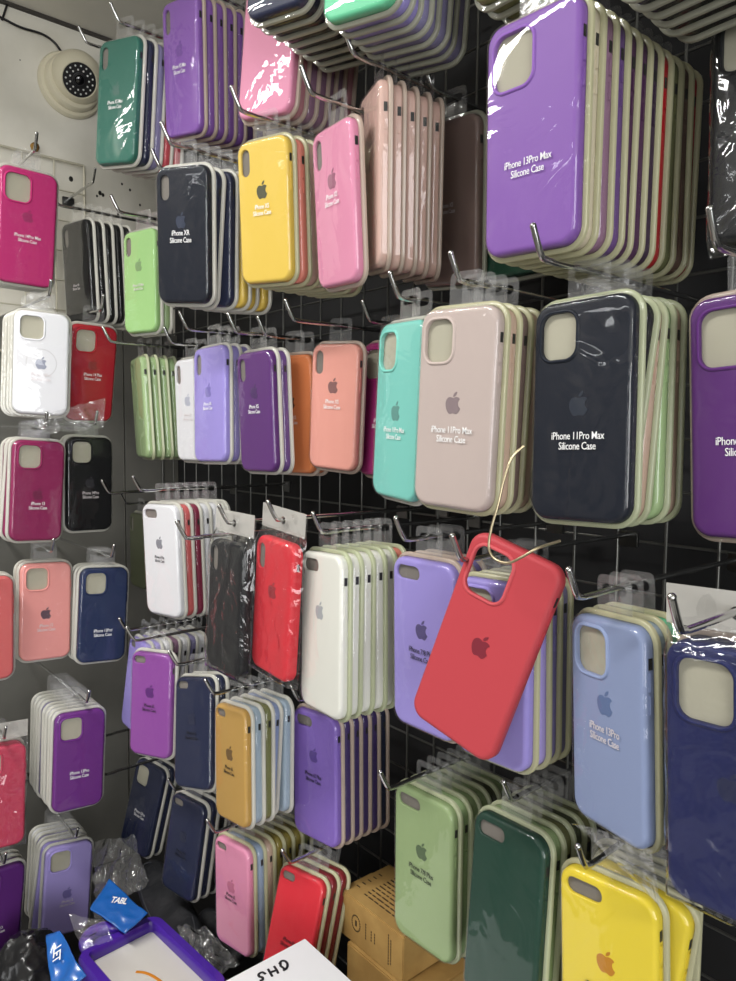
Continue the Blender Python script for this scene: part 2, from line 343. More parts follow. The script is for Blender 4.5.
# ------------------------------------------------------------------ colours of the silicone cases
C_ = {'teal green':'2f6b5c','navy':'222842','dark navy':'151a26','near-black':'111317','black':'0e0e10','coral red':'c8505a','crimson':'a81c2a','dark red':'7c1722',
 'bright purple':'8d5fb4','violet':'875cae','dusky purple':'6a4a86','pink':'df8fae','dusty pink':'b9808a','mauve':'8f6c86','mint green':'6fcfa0','lilac':'9a8fd0','grey lilac':'8a84ac',
 'olive':'77794f','dark olive':'4c5139','light green':'9dc982','pale green':'9cb583','yellow':'e3c257','salmon':'df8676','cream':'d8cdb4','rose beige':'d3b0a4','taupe':'8c7670','forest green':'1f4534',
 'lavender':'9d90d8','white':'e6e6ea','warm white':'e3e3da','deep purple':'5c2f73','orange':'cf7a4a','peach':'e8a193','magenta':'a02c70','turquoise':'7fd0c4','stone':'c0b0aa','sand':'c9ad9a',
 'plum':'4f2b50','aubergine':'3a2540','scarlet':'b5121f','red':'d5303c','light blue':'8f9dc2','sky grey':'9fb0bf','royal navy':'1c2355','gold':'bb9450','soft purple':'8468bd','dark purple':'46356c','moss':'93a878','bottle green':'1e3f33','lemon':'e6ce3b',
 'hot pink':'bf2f72','maroon':'8a2555','deep plum':'8e1f58','coral':'cf6464','blush':'e79a94','ink blue':'222f52','vivid purple':'6b2d80','raspberry':'c4405a','periwinkle':'a99bdc','burgundy':'862b46','mustard olive':'8c7e3a','brown':'6a5044','pale blue':'9db0c9','royal purple':'5e2878','amethyst':'8a4a98'}
def seq(s):
    out = []
    for p in s.split(','):
        p = p.strip()
        m = re.match(r'(\d+)\*(.*)', p); out += [m.group(2)]*int(m.group(1)) if m else [p]
    return out
SC = '\nSilicone Case'
# name: wall, type, tray, colours, text, ink, logo, lz, tz, ts, front label, short phrase, options
ST = {
'teal': ('R','xsmax','tray_white','teal green,navy,grey lilac,coral red,coral red','iPhone XS Max'+SC,'ink_white','2b6255',.1,-.02,1,'teal green case with slim vertical camera slot beside the dome camera','teal green case',{'tip':(109,18)}),
'purpletop': ('R','xsmax','tray_rose','5*bright purple,2*dusky purple','iPhone XS Max'+SC,'ink_white','7a4fa3',.14,.0,1,'bright purple case right of the teal green one, cut off at top','top left purple case',{}),
'pinktop': ('R','xsmax','tray_rose','pink,dusty pink,4*mauve,dusty pink',None,'ink_white',None,.1,-.1,1,'large plain pink case hanging at the top above the yellow one','top pink case',{'tip':(243,102),'turn':12}),
'navytop': ('R','xs','tray_grey','navy,2*dark navy,5*near-black',None,'ink_white',None,.1,-.1,1,'dark navy case at the top edge showing only its lower end','navy case at the top edge',{'tip':(300,22),'turn':14}),
'mint': ('R','xs','tray_grey','mint green,lilac,lilac,5*grey lilac',None,'ink_white',None,.1,-.1,1,'mint green case at the top edge of the picture','mint green case',{'tip':(389,1),'turn':14}),
'olivetop': ('R','11pm','tray_grey','4*olive',None,'ink_white',None,.1,-.1,1,'olive case at the top edge, left of the big purple case','olive case at the top edge',{}),
'blacktop': ('R','11pm','tray_grey','6*near-black',None,'ink_white',None,.1,-.1,1,'near-black case high above the long cream-edged row, its end showing','black case high at top right',{}),
'blackleft': ('R','xr','tray_white','5*black','iPhone XR'+SC,'ink_grey',None,.1,-.15,.8,'glossy black case left of the light green one','glossy black case on the left',{}),
'greenxs': ('R','xs','tray_white','light green,pale green','iPhone XS Max'+SC,'ink_grey','7f9f6c',.16,-.05,.8,'light green case in its film left of the dark navy one','light green case',{'tip':(115,177)}),
'navyxr': ('R','xr','tray_white','dark navy,navy,navy,3*yellow','iPhone XR'+SC,'ink_white','2c3448',.11,-.0,1.25,'dark navy case with slim camera slot left of the yellow case','dark navy slim-slot case',{'tip':(157,137),'rolls':[0,5,1,0,1,0]}),
'yellowxs': ('R','xs','tray_cream','yellow,salmon,rose beige,cream,rose beige,cream,rose beige','iPhone XS'+SC,'ink_white','50503a',.15,.02,1,'yellow case with a dark logo in the upper middle','upper yellow case',{}),
'pinkxs': ('R','xs','tray_rose','pink','iPhone XS'+SC,'ink_white','a0627c',.17,.05,1,'glossy pink case right of the yellow one','glossy pink case',{}),
'rosetall': ('R','xsmax','tray_rose','5*rose beige',None,'ink_white','b08e88',.1,-.1,1,'rose beige case turned edge-on, nearest of its packed row','edge-on rose beige case',{}),
'brown': ('R','xsmax','tray_grey','taupe','iPhone XS'+SC,'ink_grey',None,.1,-.02,.9,'shaded taupe case left of the big purple case','taupe case',{}),
'darkgreen1': ('R','xsmax','tray_grey','forest green',None,'ink_white',None,.1,-.1,1,'forest green case half hidden behind the big purple case','forest green case',{}),
'purple13': ('R','13pm','tray_cream','violet,cream,mauve,dusky purple,plum,plum,aubergine,scarlet,olive,brown,scarlet','iPhone 13Pro Max'+SC,'ink_white',None,.08,-.13,1.1,'large violet case with a big square camera opening, top centre right','large violet case',{'step':.0148}),
'blackright': ('R','13pm','tray_grey','near-black,black,black',None,'ink_white',None,.1,-.1,1,'black case in crinkled clear bag at the top right edge','bagged black case',{'wrap':1}),
'greentrio': ('R','xr','tray_green','4*pale green',None,'ink_white',None,.1,-.1,1,'pale green case turned edge-on, leftmost of the green row','edge-on pale green case',{'tip':(103,333)}),
'whitexs': ('R','xs','tray_white','white,white','iPhone XS'+SC,'ink_grey','b9bccb',.1,-.06,.9,'white case tucked left of the lavender case','small white case',{}),
'lilacxr': ('R','xr','tray_white','lavender,lilac,lilac','iPhone XR'+SC,'ink_white','7b70b8',.12,-.01,.9,'lavender case left of the deep purple case in the middle row','middle row lavender case',{'tip':(180,312)}),
'purplexs': ('R','xs','tray_white','deep purple,dusky purple','iPhone XS'+SC,'ink_white','472560',.17,.03,.95,'deep purple glossy case between lavender and orange ones','glossy deep purple case',{}),
'orange': ('R','xs','tray_rose','orange,orange','iPhone XS'+SC,'ink_grey','4a2418',.11,-.04,.95,'orange case with a dark logo','orange case',{'tip':(262,292)}),
'peach': ('R','xs','tray_rose','peach','iPhone XS'+SC,'ink_white','8a6260',.17,.03,1,'peach case with grey logo right of the orange case','peach case',{'tip':(287,288)}),
'magenta': ('R','11','tray_rose','magenta,magenta','iPhone 11'+SC,'ink_white',None,.1,-.1,1,'magenta case half hidden by the turquoise case','half hidden magenta case',{}),
'teal11': ('R','11pm','tray_white','turquoise,turquoise','iPhone 11Pro Max'+SC,'ink_white','5f9a92',.0,-.12,1,'turquoise case with a square camera opening','turquoise case',{'tip':(388,280)}),
'beige11': ('R','11pm','tray_cream','stone,sand,taupe,sand','iPhone 11Pro Max'+SC,'ink_white','8b7b7e',.03,-.12,1.15,'stone grey-pink case with square camera opening beside the turquoise one','stone coloured case',{'tip':(460,268)}),
'navy11': ('R','11pm','tray_green','dark navy,near-black,sand,pale green,sand','iPhone 11Pro Max'+SC,'ink_white','242b38',.03,-.13,1.15,'large dark navy case with crisp white print, centre right','large dark navy case',{'tip':(533,225),'rolls':[0,7,3,1,0],'shift':{1:.007,2:.003}}),
'purple12': ('R','13pm','tray_rose','deep purple,deep purple,violet','iPhone 12Pro Max'+SC,'ink_white','4c2560',-.05,-.11,1.15,'deep purple case at the right edge beside the large dark navy one','right edge deep purple case',{'tip':(705,220)}),
'olivebehind': ('R','xs','tray_grey','dark olive',None,'ink_white',None,.1,-.1,1,'dark olive case peeking out behind the glossy white one','dark olive case',{}),
'white6': ('R','6p','tray_white','white,coral,burgundy,white,white,warm white','iPhone 6 Plus'+SC,'ink_black','85858f',.16,.02,.85,'glossy white case with small camera hole, left of the black bagged one','left white case',{'tip':(133,485)}),
'blackwrap': ('R','xs','tray_grey','near-black',None,'ink_white',None,.1,-.1,1,'black case inside a crinkled clear bag beside the bright red one','bagged black case in the middle',{'wrap':1,'tip':(226,511)}),
'redwrap': ('R','xs','tray_grey','red',None,'ink_white','9c2430',.13,-.1,1,'bright red case in a clear bag with a white header','bagged bright red case',{'wrap':1,'tip':(279,533)}),
'white7': ('R','6p','tray_green','5*warm white,salmon',None,'ink_white','a9aeb2',.14,-.1,1,'big white case with a wide camera slot, centre of the picture','big white case',{'tip':(362,523)}),
'lilac7': ('R','6p','tray_rose','lavender,lilac,lilac','iPhone 7/8 Plus'+SC,'ink_black','584e80',.1,-.04,1.05,'lavender case with dark print half behind the hanging red case','lavender dark-print case',{'tip':None}),
'lilac13': ('R','13','tray_cream','lavender,periwinkle,lilac,grey lilac',None,'ink_white',None,.1,-.1,1,'lavender case mostly hidden behind the hanging red case','mostly hidden lavender case',{'tip':(452,530)}),
'blue13': ('R','13','tray_cream','light blue,sky grey,mint green','iPhone 13Pro'+SC,'ink_grey','6277a2',.11,-.03,1.1,'glossy light blue case with a big square camera opening','glossy light blue case',{'tip':(571,582)}),
'navy13': ('R','13pm','tray_rose','royal navy,royal navy',None,'ink_white','1a2148',.0,-.1,1,'royal navy case in a clear bag at the lower right edge','bagged royal navy case',{'wrap':1,'tip':(673,600)}),
'lilac6': ('R','6','tray_white','lavender,lavender,white,mauve,white,grey lilac,white',None,'ink_white',None,.1,-.1,1,'tilted lavender case behind the amethyst one near the corner','tilted lavender case',{}),
'purple6': ('R','6','tray_white','amethyst','iPhone 6S'+SC,'ink_black','5c2a72',.13,-.02,.9,'amethyst purple case with black print above the two navy ones','amethyst case',{}),
'navy6': ('R','6','tray_white','navy,navy','iPhone 6S'+SC,'ink_black','20253e',.13,-.02,.9,'navy case with small camera hole between amethyst and gold','small-hole navy case',{}),
'gold6': ('R','6','tray_white','gold,sky grey,olive,light blue,sky grey','iPhone 6S'+SC,'ink_black','6f5530',.1,-.04,.9,'metallic-looking gold case with dark print','gold case',{'rolls':[0,0,1,6,2,0]}),
'lilac6p': ('R','6p','tray_rose','soft purple,dark purple,dark purple,dark purple,dark purple,navy','iPhone 6S Plus'+SC,'ink_black','5d4694',.17,.0,1.05,'soft purple case with dark print below the big white case','soft purple case',{}),
'green7': ('R','6p','tray_green','moss,pale green,moss,moss,dark olive,moss','iPhone 7/8 Plus'+SC,'ink_black','55684a',.14,.0,1.1,'moss green glossy case above the kraft boxes','moss green case',{'tip':(382,778)}),
'dkgreen7': ('R','6p','tray_green','bottle green,moss,olive,dark olive,olive',None,'ink_white',None,.1,-.1,1,'bottle green glossy case right of the moss green one','bottle green case',{'tip':(510,790)}),
'yellow7': ('R','6p','tray_cream','lemon,lemon,dark olive,olive','iPhone 7/8 Plus'+SC,'ink_black','c07f14',.12,-.04,1.1,'lemon yellow case with an orange logo at the bottom right','lemon yellow case',{'tip':(587,862),'rolls':[0,10,3,0],'shift':{1:.022,2:.012}}),
'navy12': ('R','13','tray_white','navy,navy','iPhone 12Pro'+SC,'ink_white','232941',.08,-.07,1,'navy case with a rounded camera opening, lowest left of the wall','lowest left navy case',{}),
'navy7': ('R','6','tray_white','navy,navy,near-black','iPhone 7/8'+SC,'ink_black','1f243a',.12,-.06,.9,'navy case hanging left of the small pink case','lower navy case',{}),
'pink6': ('R','6','tray_cream','pink,pale blue,sand,mustard olive,mustard olive,mustard olive,olive','iPhone 6S'+SC,'ink_black','c26f8c',.1,.0,.9,'small pink case with black print above the black pouches','small pink case',{}),
'red6': ('R','6','tray_cream','red,dark red,dark red','iPhone 6S'+SC,'ink_black',None,.1,-.07,.9,'glossy red case leaning behind the white carton','leaning red case',{}),
'magenta14': ('L','13pm','tray_white','hot pink,coral red,white','iPhone 14Pro Max'+SC,'ink_white','a12962',.1,-.09,1,'hot pink case with a large camera opening at the left edge','hot pink case',{}),
'white14': ('L','13','tray_white','white,white,warm white,white','iPhone 14Pro'+SC,'ink_grey','8f93a6',.0,-.13,1,'white case with a ring mark and grey logo, left side','left side white case',{'ring':1}),
'red14': ('L','13','tray_white','crimson','iPhone 14 Plus'+SC,'ink_white','8c1522',.1,-.02,1,'crimson case right of the white one with the ring mark','crimson case',{}),
'plum13': ('L','13','tray_white','maroon,deep plum,white,magenta','iPhone 13'+SC,'ink_white','701b44',-.03,-.14,1,'maroon case with square camera opening left of a black one','maroon case',{'rolls':[0,2,-2,0]}),
'black14': ('L','13','tray_white','black,black','iPhone 14Pro'+SC,'ink_grey','26262c',.02,-.11,1,'matte black case right of the maroon case on the left','matte black case',{}),
'coral': ('L','13','tray_white','coral,coral',None,'ink_white',None,.1,-.1,1,'coral case cut by the left edge beside the blush pink one','coral case',{}),
'pink12': ('L','13','tray_white','blush,blush','iPhone 12'+SC,'ink_grey','5c4550',-.02,-.16,1,'blush pink case with a dark logo on the left side','blush pink case',{}),
'navy13p': ('L','13','tray_white','ink blue,ink blue,white','iPhone 13Pro'+SC,'ink_white',None,.0,-.18,1.05,'ink blue case with a square camera opening near the corner','ink blue case',{}),
'purple13p': ('L','13','tray_white','vivid purple,white,white,white,grey lilac,white,white,white','iPhone 13Pro'+SC,'ink_white',None,.0,-.13,1.05,'vivid purple case at the front of a long white-edged stack','vivid purple case',{'tip':None}),
'redleft': ('L','13','tray_white','raspberry,raspberry,coral',None,'ink_white',None,.1,-.1,1,'raspberry red case in a clear bag cut by the left edge','raspberry red case',{'wrap':1}),
'lilac12': ('L','13','tray_white','periwinkle,lilac,white,grey lilac,white,white','iPhone 12'+SC,'ink_grey','7a6fb0',-.03,-.13,.9,'periwinkle case hanging low on the left above the blue bag','periwinkle case',{'rolls':[0,3,0,0,0,0]}),
'purpleleft': ('L','13','tray_white','royal purple,deep purple,white','iPhone 13'+SC,'ink_white',None,.0,-.2,1,'royal purple case cut by the lower left edge','royal purple case',{}),
}
ORD = ['', 'first', 'second', 'third', 'fourth', 'fifth', 'sixth', 'seventh', 'eighth', 'ninth', 'tenth', 'eleventh', 'twelfth']
WALLY, WALLX = .665, -1.46
def euler(base, y, p, r): return Matrix.Rotation(base+y, 3, 'Z') @ Matrix.Rotation(p, 3, 'X') @ Matrix.Rotation(r, 3, 'Y')
def hook(P, d, tip, back, label, group):
    """peg hook along unit vector d (towards the wall) through P; tip: how far it sticks out"""
    up = Vector((0, 0, 1)); a = P-d*tip; w = P+d*back
    s = d.cross(up)
    pts = [a-d*.011+up*.019, a-d*.007+up*.011, a-d*.003+up*.004, a, a+d*.006-up*.001, a+d*.02-up*.001, P, w]
    bm = bmesh.new(); tube_bm(bm, pts, .0023, 10)
    root = empty('display_hook', loc=w)
    tag(root, label, 'hook', group)
    inv = Matrix.Translation(-w)
    me = finish(bm, 'hook_rod', angle=60); me.transform(inv); obj('rod', me, MAT['chrome'], root)
    bm = bmesh.new(); box_bm(bm, (0, 0, -.004), (.022 if abs(d.y) > .5 else .004, .004 if abs(d.y) > .5 else .022, .016)); bevel_all(bm, .001)
    obj('mounting_plate', finish(bm, 'plate'), MAT['darksteel'], root)
    bm = bmesh.new(); q = a-d*.011+up*.019; bmesh.ops.create_uvsphere(bm, u_segments=10, v_segments=6, radius=.0025, matrix=Matrix.Translation(q-w))
    obj('tip_cap', finish(bm, 'tip', angle=80), MAT['chrome'], root)
def bag_mesh(t, seed, header=.03):
    """a loose clear bag around a case, open header strip above"""
    W, H = SPEC[t][:2]; rnd = random.Random(seed); bm = bmesh.new(); nx, nz = 22, 40
    from mathutils import noise
    w = W/2+.004; zb = -H/2-.007; zt = H/2+.030
    def pt(u, v, side):
        x = -w+2*w*u; z = zb+(zt-zb)*v
        e = min(1, min(u, 1-u)/.10, v/.06); e = max(0, e)
        inside = min(1, max(0, (H/2+.012-z)/.02)); full = math.sqrt(max(0, 1-(1-e)**2))
        y = (-T-.0024 if side else .0012)*full*inside + (-.0012 if side else 0)*(1-inside)*full
        n = noise.noise(Vector((x*55+seed, z*34, side*9)))*.0030*full
        if side: y = y-abs(n)*1.0
        else: y = y+abs(n)*.4
        x += noise.noise(Vector((seed, z*40, 3)))*.0010*(abs(u-.5)*2)
        return bm.verts.new((x, y-.004*full*inside*0, z))
    A = [[pt(i/nx, j/nz, 1) for i in range(nx+1)] for j in range(nz+1)]
    B = [[pt(i/nx, j/nz, 0) for i in range(nx+1)] for j in range(nz+1)]
    for G in (A, B):
        for j in range(nz):
            for i in range(nx):
                if G is A or True: bm.faces.new((G[j][i], G[j][i+1], G[j+1][i+1], G[j+1][i]))
    bmesh.ops.remove_doubles(bm, verts=bm.verts, dist=.00002)
    return finish(bm, 'bag', angle=80)
def header_mesh(t):
    W, H = SPEC[t][:2]; bm = bmesh.new(); w = W/2+.003; z0 = H/2+.008; z1 = H/2+.033
    f = ring(bm, [(w, z0), (w, z1), (-w, z1), (-w, z0)], -.0022); b = ring(bm, [(w, z0), (w, z1), (-w, z1), (-w, z0)], -.0014)
    hp = rr(.0085, .0085, .0042, 4); hf = ring(bm, hp, -.0022, (0, H/2+.0200)); hb = ring(bm, hp, -.0014, (0, H/2+.0200))
    fillh(bm, [f, hf]); fillh(bm, [b, hb]); bridge(bm, f, b); bridge(bm, hf, hb)
    return finish(bm, 'header', smooth=False)
MAT['header'] = clear('frosted_header', .25, .42, .5, 30, hazecol='e2dfd8', spec=1.0)
RECT = {}
for name, (wall, t, tray, cols, text, ink, logo, lz, tz, ts, lab, short, opt) in ST.items():
    cols = seq(cols); x, y, z, yw, pt_, rl = POSE[name]
    base = 0 if wall == 'R' else math.pi/2
    d = Vector((0, 1, 0)) if wall == 'R' else Vector((-1, 0, 0))
    turn = R(opt.get('turn', 0)); d = Matrix.Rotation(turn, 3, 'Z')@d
    H = SPEC[t][1]; rolls = opt.get('rolls', [])
    loc_h = Vector((0, -.0016, H/2+HOLEZ)); R0 = euler(base, yw, pt_, rl); P0 = Vector((x, y, z))+R0@loc_h
    cosn = abs((R0@Vector((0, 1, 0))).dot(d)); step = opt.get('step', .0138)/cosn+.0007
    rnd = random.Random(name)
    for k, cn in enumerate(cols):
        yk, pk, rk = (yw, pt_, rl)
        if k:
            yk += R(rnd.uniform(-.3, .3)); pk += R(rnd.uniform(-.15, .15)); rk += R((rolls[k] if k < len(rolls) else 0)+rnd.uniform(-.7, .7))
        Rk = euler(base, yk, pk, rk); Pk = P0+d*step*k+R0@Vector((opt.get('shift', {}).get(k, 0), 0, 0))
        mw = (Matrix.Translation(Pk-Rk@loc_h)) @ Rk.to_4x4()
        wrap = bool(opt.get('wrap')) and k == 0
        tr_ = tray
        e = pack(mw, t, C_[cn], tr_, front=(k == 0), text=text, ink=ink, logo=logo, lz=lz, tz=tz, ts=ts, wrap=wrap)
        if wrap:
            obj('clear_bag', bag_mesh(t, len(name)+k), MAT['bag'], e)
            obj('bag_header', header_mesh(t), MAT['header'], e)
        if opt.get('ring') and k == 0:
            bm = bmesh.new()
            a = [(.021*math.cos(2*math.pi*i/40), .021*math.sin(2*math.pi*i/40)) for i in range(40)]
            b = [(.0195*math.cos(2*math.pi*i/40), .0195*math.sin(2*math.pi*i/40)) for i in range(40)]
            va = ring(bm, a, -T-.0001); vb = ring(bm, b, -T-.0001); bridge(bm, va, vb)
            obj('ring_mark', finish(bm, 'ringm', smooth=False), plain('ring_mark', 'd4d3d6', .4), e)
        side = 'right wall' if wall == 'R' else 'left wall'
        if k == 0: tag(e, lab, 'phone case', 'packaged phone cases')
        else: tag(e, f"packaged {cn} phone case hanging {ORD[k]} behind the {short}", 'phone case', 'packaged phone cases')
    # hook
    tipx = opt.get('tip', 0); ext = .030
    if isinstance(tipx, tuple) and tipx[1] is not None:
        best = 1e9
        for q in range(8, 140, 2):
            a = P0-d*(q/1000)-d*.011+Vector((0, 0, .019)); px, py = pr(a)
            e_ = (px-tipx[0])**2+(py-tipx[1])**2
            if e_ < best: best = e_; ext = q/1000
    back = (WALLY-.004-P0.y)/d.y if wall == 'R' else (P0.x-WALLX-.010)
    hook(P0+Vector((0, 0, 0)), d, ext, back, f"steel peg hook carrying the {short}", 'peg hooks')
# ------------------------------------------------------------------ the room
ZC, ZF = .762, -1.72
def slab(name, lo, hi, mat, kind='structure', label=None, cat=None, parent=None, bev=0):
    bm = bmesh.new(); c = [(a+b)/2 for a, b in zip(lo, hi)]; s = [b-a for a, b in zip(lo, hi)]
    o_ = parent.location.copy() if parent else Vector((0, 0, 0))
    box_bm(bm, Vector(c)-o_, s)
    if bev: bevel_all(bm, bev)
    o = obj(name, finish(bm, name, smooth=bool(bev)), mat, parent)
    if kind: o['kind'] = kind
    if label: tag(o, label, cat)
    return o
m_plaster = mixed('old_plaster', 'd6d2c4', 'e9e5d9', 9, .85, .35, 8, .004, .35, .7)
m_ceil = mixed('ceiling_paint', 'd5d2c8', 'e2ded4', 4, .85, .1)
m_grey = mixed('grey_panel', '62615c', '7d7b74', 7, .45, .15, 8, .003, .3, .75)
m_black = mixed('black_backing', '0d0d0e', '17171a', 5, .7, .1)
m_floor = mixed('floor_tile', '8d8a84', 'a5a29b', 3, .4, .05)
m_dark_wall = mixed('shelved_wall', '24221f', '8a857c', 2.2, .8, .1, 4, .004, .42, .6)  # dark mottle without shelves, chosen so glossy cases reflect a dark room
slab('floor', (-1.5, -2.6, ZF-.05), (2.2, .75, ZF), m_floor)
slab('ceiling', (-1.5, -2.6, ZC), (2.2, .75, ZC+.05), m_ceil)
ZSPLIT = at(118, 330, X=-1.46).z
slab('wall_left', (-1.56, -.05, ZF), (-1.46, .75, ZC), m_plaster)
slab('wall_left_rear', (-1.56, -2.6, ZF), (-1.46, -.05, ZC), m_dark_wall)  # unseen rear stretch, darkened to keep reflections in the black cases low
slab('wall_right', (-1.46, .70, ZF), (2.2, .80, ZC), m_black)
slab('added_window_1', (.5, -2.602, -1.05), (2.0, -2.55, .55), plain('added_window_paint', 'd0d0cc', .5))  # added unseen window, a backing for the front fill lamp
slab('added_window_2', (2.15, -1.75, -.80), (2.202, -.15, .755), plain('added_window_paint', 'd0d0cc', .5))  # added unseen window, a backing for the side fill lamp
slab('wall_back', (-1.5, -2.7, ZF), (2.2, -2.6, ZC), m_dark_wall)
slab('wall_front', (2.2, -2.6, ZF), (2.3, .75, ZC), m_dark_wall)
yj = at(126, 560, X=-1.452).y
slab('trim_1', (-1.46, yj+.002, ZF), (-1.452, .70, ZSPLIT), m_grey)
slab('trim_2', (-1.46, -.6, ZF), (-1.452, yj-.002, ZSPLIT), m_grey)
slab('trim_3', (-1.46, -.8, ZC-.005), (-1.452, .70, ZC), plain('dark_trim', '3a3632', .6))
# stains on the plaster
m_rust = mixed('rust', '6b4a22', 'a07a3c', 40, .9, .3)
# ------------------------------------------------------------------ wire grids
g = empty('wire_grid_panel', loc=(0, .66, 0)); tag(g, 'black wire grid panel behind the hanging cases on the right wall', 'grid panel')
m_wire = plain('dark_wire', '6a6a66', .35, .7)
bm = bmesh.new(); z0, z1, x0, x1 = -1.05, .66, -1.44, .45
nx = int((x1-x0)/.05); nz = int((z1-z0)/.05)
for i in range(1, nx): tube_bm(bm, [(x0+.05*i, .0, z0), (x0+.05*i, .0, z1)], .0015, 6)
for j in range(1, nz): tube_bm(bm, [(x0, .003, z0+.05*j), (x1, .003, z0+.05*j)], .0015, 6)
obj('grid_wires', finish(bm, 'grid_wires', angle=60), m_wire, g)
bm = bmesh.new(); e = .05
for a, b in (((x0, 0, z0), (x0, 0, z1)), ((x0, 0, z1), (x0+.05*nx, 0, z1)), ((x0+.05*nx, 0, z1), (x0+.05*nx, 0, z0)), ((x0+.05*nx, 0, z0), (x0, 0, z0))): tube_bm(bm, [a, b], .003, 8)
obj('grid_frame', finish(bm, 'grid_frame', angle=60), m_wire, g)
gx = -1.445; pa = at(84, 166, X=gx); pb = at(0, 140, X=gx)
g = empty('wire_grid_panel', loc=(gx, pa.y, pa.z)); tag(g, 'off-white wire grid panel fixed to the plaster wall under the dome camera', 'grid panel')
m_ww = plain('off_white_wire', 'c2bda9', .4, .1)
bm = bmesh.new(); Wg, Hg = .62, .36; sp = (pa-at(54, 155, X=gx)).length
for i in range(1, int(Wg/sp)): tube_bm(bm, [(0, -sp*i, 0), (0, -sp*i, -Hg)], .0014, 6)
for j in range(1, int(Hg/sp)): tube_bm(bm, [(.003, 0, -sp*j), (.003, -Wg, -sp*j)], .0014, 6)
obj('grid_wires', finish(bm, 'gw2', angle=60), m_ww, g)
bm = bmesh.new()
for a, b in (((0, 0, 0), (0, 0, -Hg)), ((0, 0, 0), (0, -Wg, 0)), ((0, -Wg, 0), (0, -Wg, -Hg)), ((0, 0, -Hg), (0, -Wg, -Hg))): tube_bm(bm, [a, b], .0024, 8)
obj('grid_frame', finish(bm, 'gf2', angle=60), m_ww, g)
rp = at(35, 147, X=gx)
bm = bmesh.new(); bmesh.ops.create_uvsphere(bm, u_segments=14, v_segments=8, radius=.008)
for v in bm.verts: v.co.x *= .6; v.co += Vector([random.uniform(-.001, .001) for _ in range(3)])
o = obj('rust_blob', finish(bm, 'rust', angle=80), m_rust, g, loc=rp-g.location)
# free peg hooks on both walls
def free_hook(tip_px, wall, depth, lab):
    if wall == 'L':
        a = at(*tip_px, X=WALLX+.012+depth); P = Vector((a.x-.03-.0, a.y, a.z-.019)); hook(P, Vector((-1, 0, 0)), .019, P.x-WALLX-.012, lab, 'free peg hooks')
    else:
        a = at(*tip_px, Y=WALLY-depth); P = Vector((a.x, a.y+.03, a.z-.019)); hook(P, Vector((0, 1, 0)), .019, WALLY-.004-P.y, lab, 'free peg hooks')
free_hook((95, 169), 'L', .14, 'empty steel peg hook sticking out of the off-white grid')
free_hook((79, 27), 'R', .24, 'empty pale peg hook above and left of the teal green case')
free_hook((96, 727), 'R', .22, 'upper empty peg hook right of the vivid purple case')
free_hook((97, 765), 'R', .26, 'lower empty peg hook right of the vivid purple case')
free_hook((102, 481), 'R', .24, 'empty peg hook crossing the grey panel right of the matte black case')
free_hook((177, 522), 'R', .30, 'peg hook standing out in front of the left white case')
free_hook((152, 150), 'R', .26, 'small empty peg hook below the teal green case')
# ------------------------------------------------------------------ dome camera and cable
m_cream = plain('cream_plastic', 'ddd6bd', .35, coat=.2)
dc = at(70, 86, X=-1.459); root = empty('dome_camera', loc=dc); tag(root, 'cream round dome security camera on the plaster wall', 'security camera')
def lathe(bm, prof, n=40, mat=None):
    prev = None
    for r_, h in prof:
        c = [bm.verts.new(Vector((h, r_*math.cos(2*math.pi*k/n), r_*math.sin(2*math.pi*k/n)))) for k in range(n)]
        if mat:
            for v in c: v.co = mat @ v.co
        if prev: bridge(bm, prev, c)
        prev = c
    bm.faces.new(prev)
bm = bmesh.new(); lathe(bm, [(.059, 0), (.059, .006), (.056, .011), (.0505, .012), (.050, .022), (.047, .027), (.042, .028)])
obj('base_ring', finish(bm, 'base', angle=40), m_cream, root)
look = (Vector((0, 0, 0))+fwd*.0 - dc).normalized(); look = (look+Vector((0, .10, -.12))).normalized()
rotm = Vector((1, 0, 0)).rotation_difference(look).to_matrix().to_4x4()
cen = Vector((.030, .004, .006))
bm = bmesh.new(); prof = [(.046*math.sin(R(a)), .046*math.cos(R(a))) for a in range(175, 42, -8)]
lathe(bm, prof+[(.0315, .0335), (.0300, .0350), (.0288, .0340), (.0286, .0300)], 44, Matrix.Translation(cen)@rotm)
b_ = obj('turret', finish(bm, 'turret', angle=40), m_cream, root)
bm = bmesh.new(); lathe(bm, [(.0284, .0290), (.0284, .0318), (.0120, .0318), (.0118, .0345), (.0090, .0347), (.0085, .0325)], 40, Matrix.Translation(cen)@rotm)
lp = obj('lens_plate', finish(bm, 'plate', angle=30), plain('camera_black', '18181a', .3), root)
bm = bmesh.new(); lathe(bm, [(.0082, .0322), (.0075, .0336), (.005, .0347), (.001, .0352)], 24, Matrix.Translation(cen)@rotm)
obj('lens', finish(bm, 'lens', angle=80), plain('lens_glass', '0a0a0d', .05, coat=1), lp)
bm = bmesh.new()
for ring_r, cnt, ph_ in ((.0165, 11, .1), (.0232, 15, .3)):
    for k in range(cnt):
        a = 2*math.pi*k/cnt+ph_; p = cen+rotm.to_3x3()@Vector((.0318, ring_r*math.cos(a), ring_r*math.sin(a)))
        bmesh.ops.create_uvsphere(bm, u_segments=8, v_segments=6, radius=.0018, matrix=Matrix.Translation(p))
o = obj('infrared_lamps', finish(bm, 'leds', angle=80), plain('led_clear', 'e4e4e0', .15), lp)
bm = bmesh.new(); tube_bm(bm, smooth_path([at(-14, 12, X=-1.455), at(0, 17, X=-1.455), at(20, 27, X=-1.455), at(42, 34, X=-1.455), at(55, 43, X=-1.455), at(63, 55, X=-1.450)]), .0022, 8)
tag(obj('camera_cable', finish(bm, 'cable', angle=80), plain('black_cable', '16161a', .45)), 'black cable running along the plaster wall into the dome camera', 'cable')
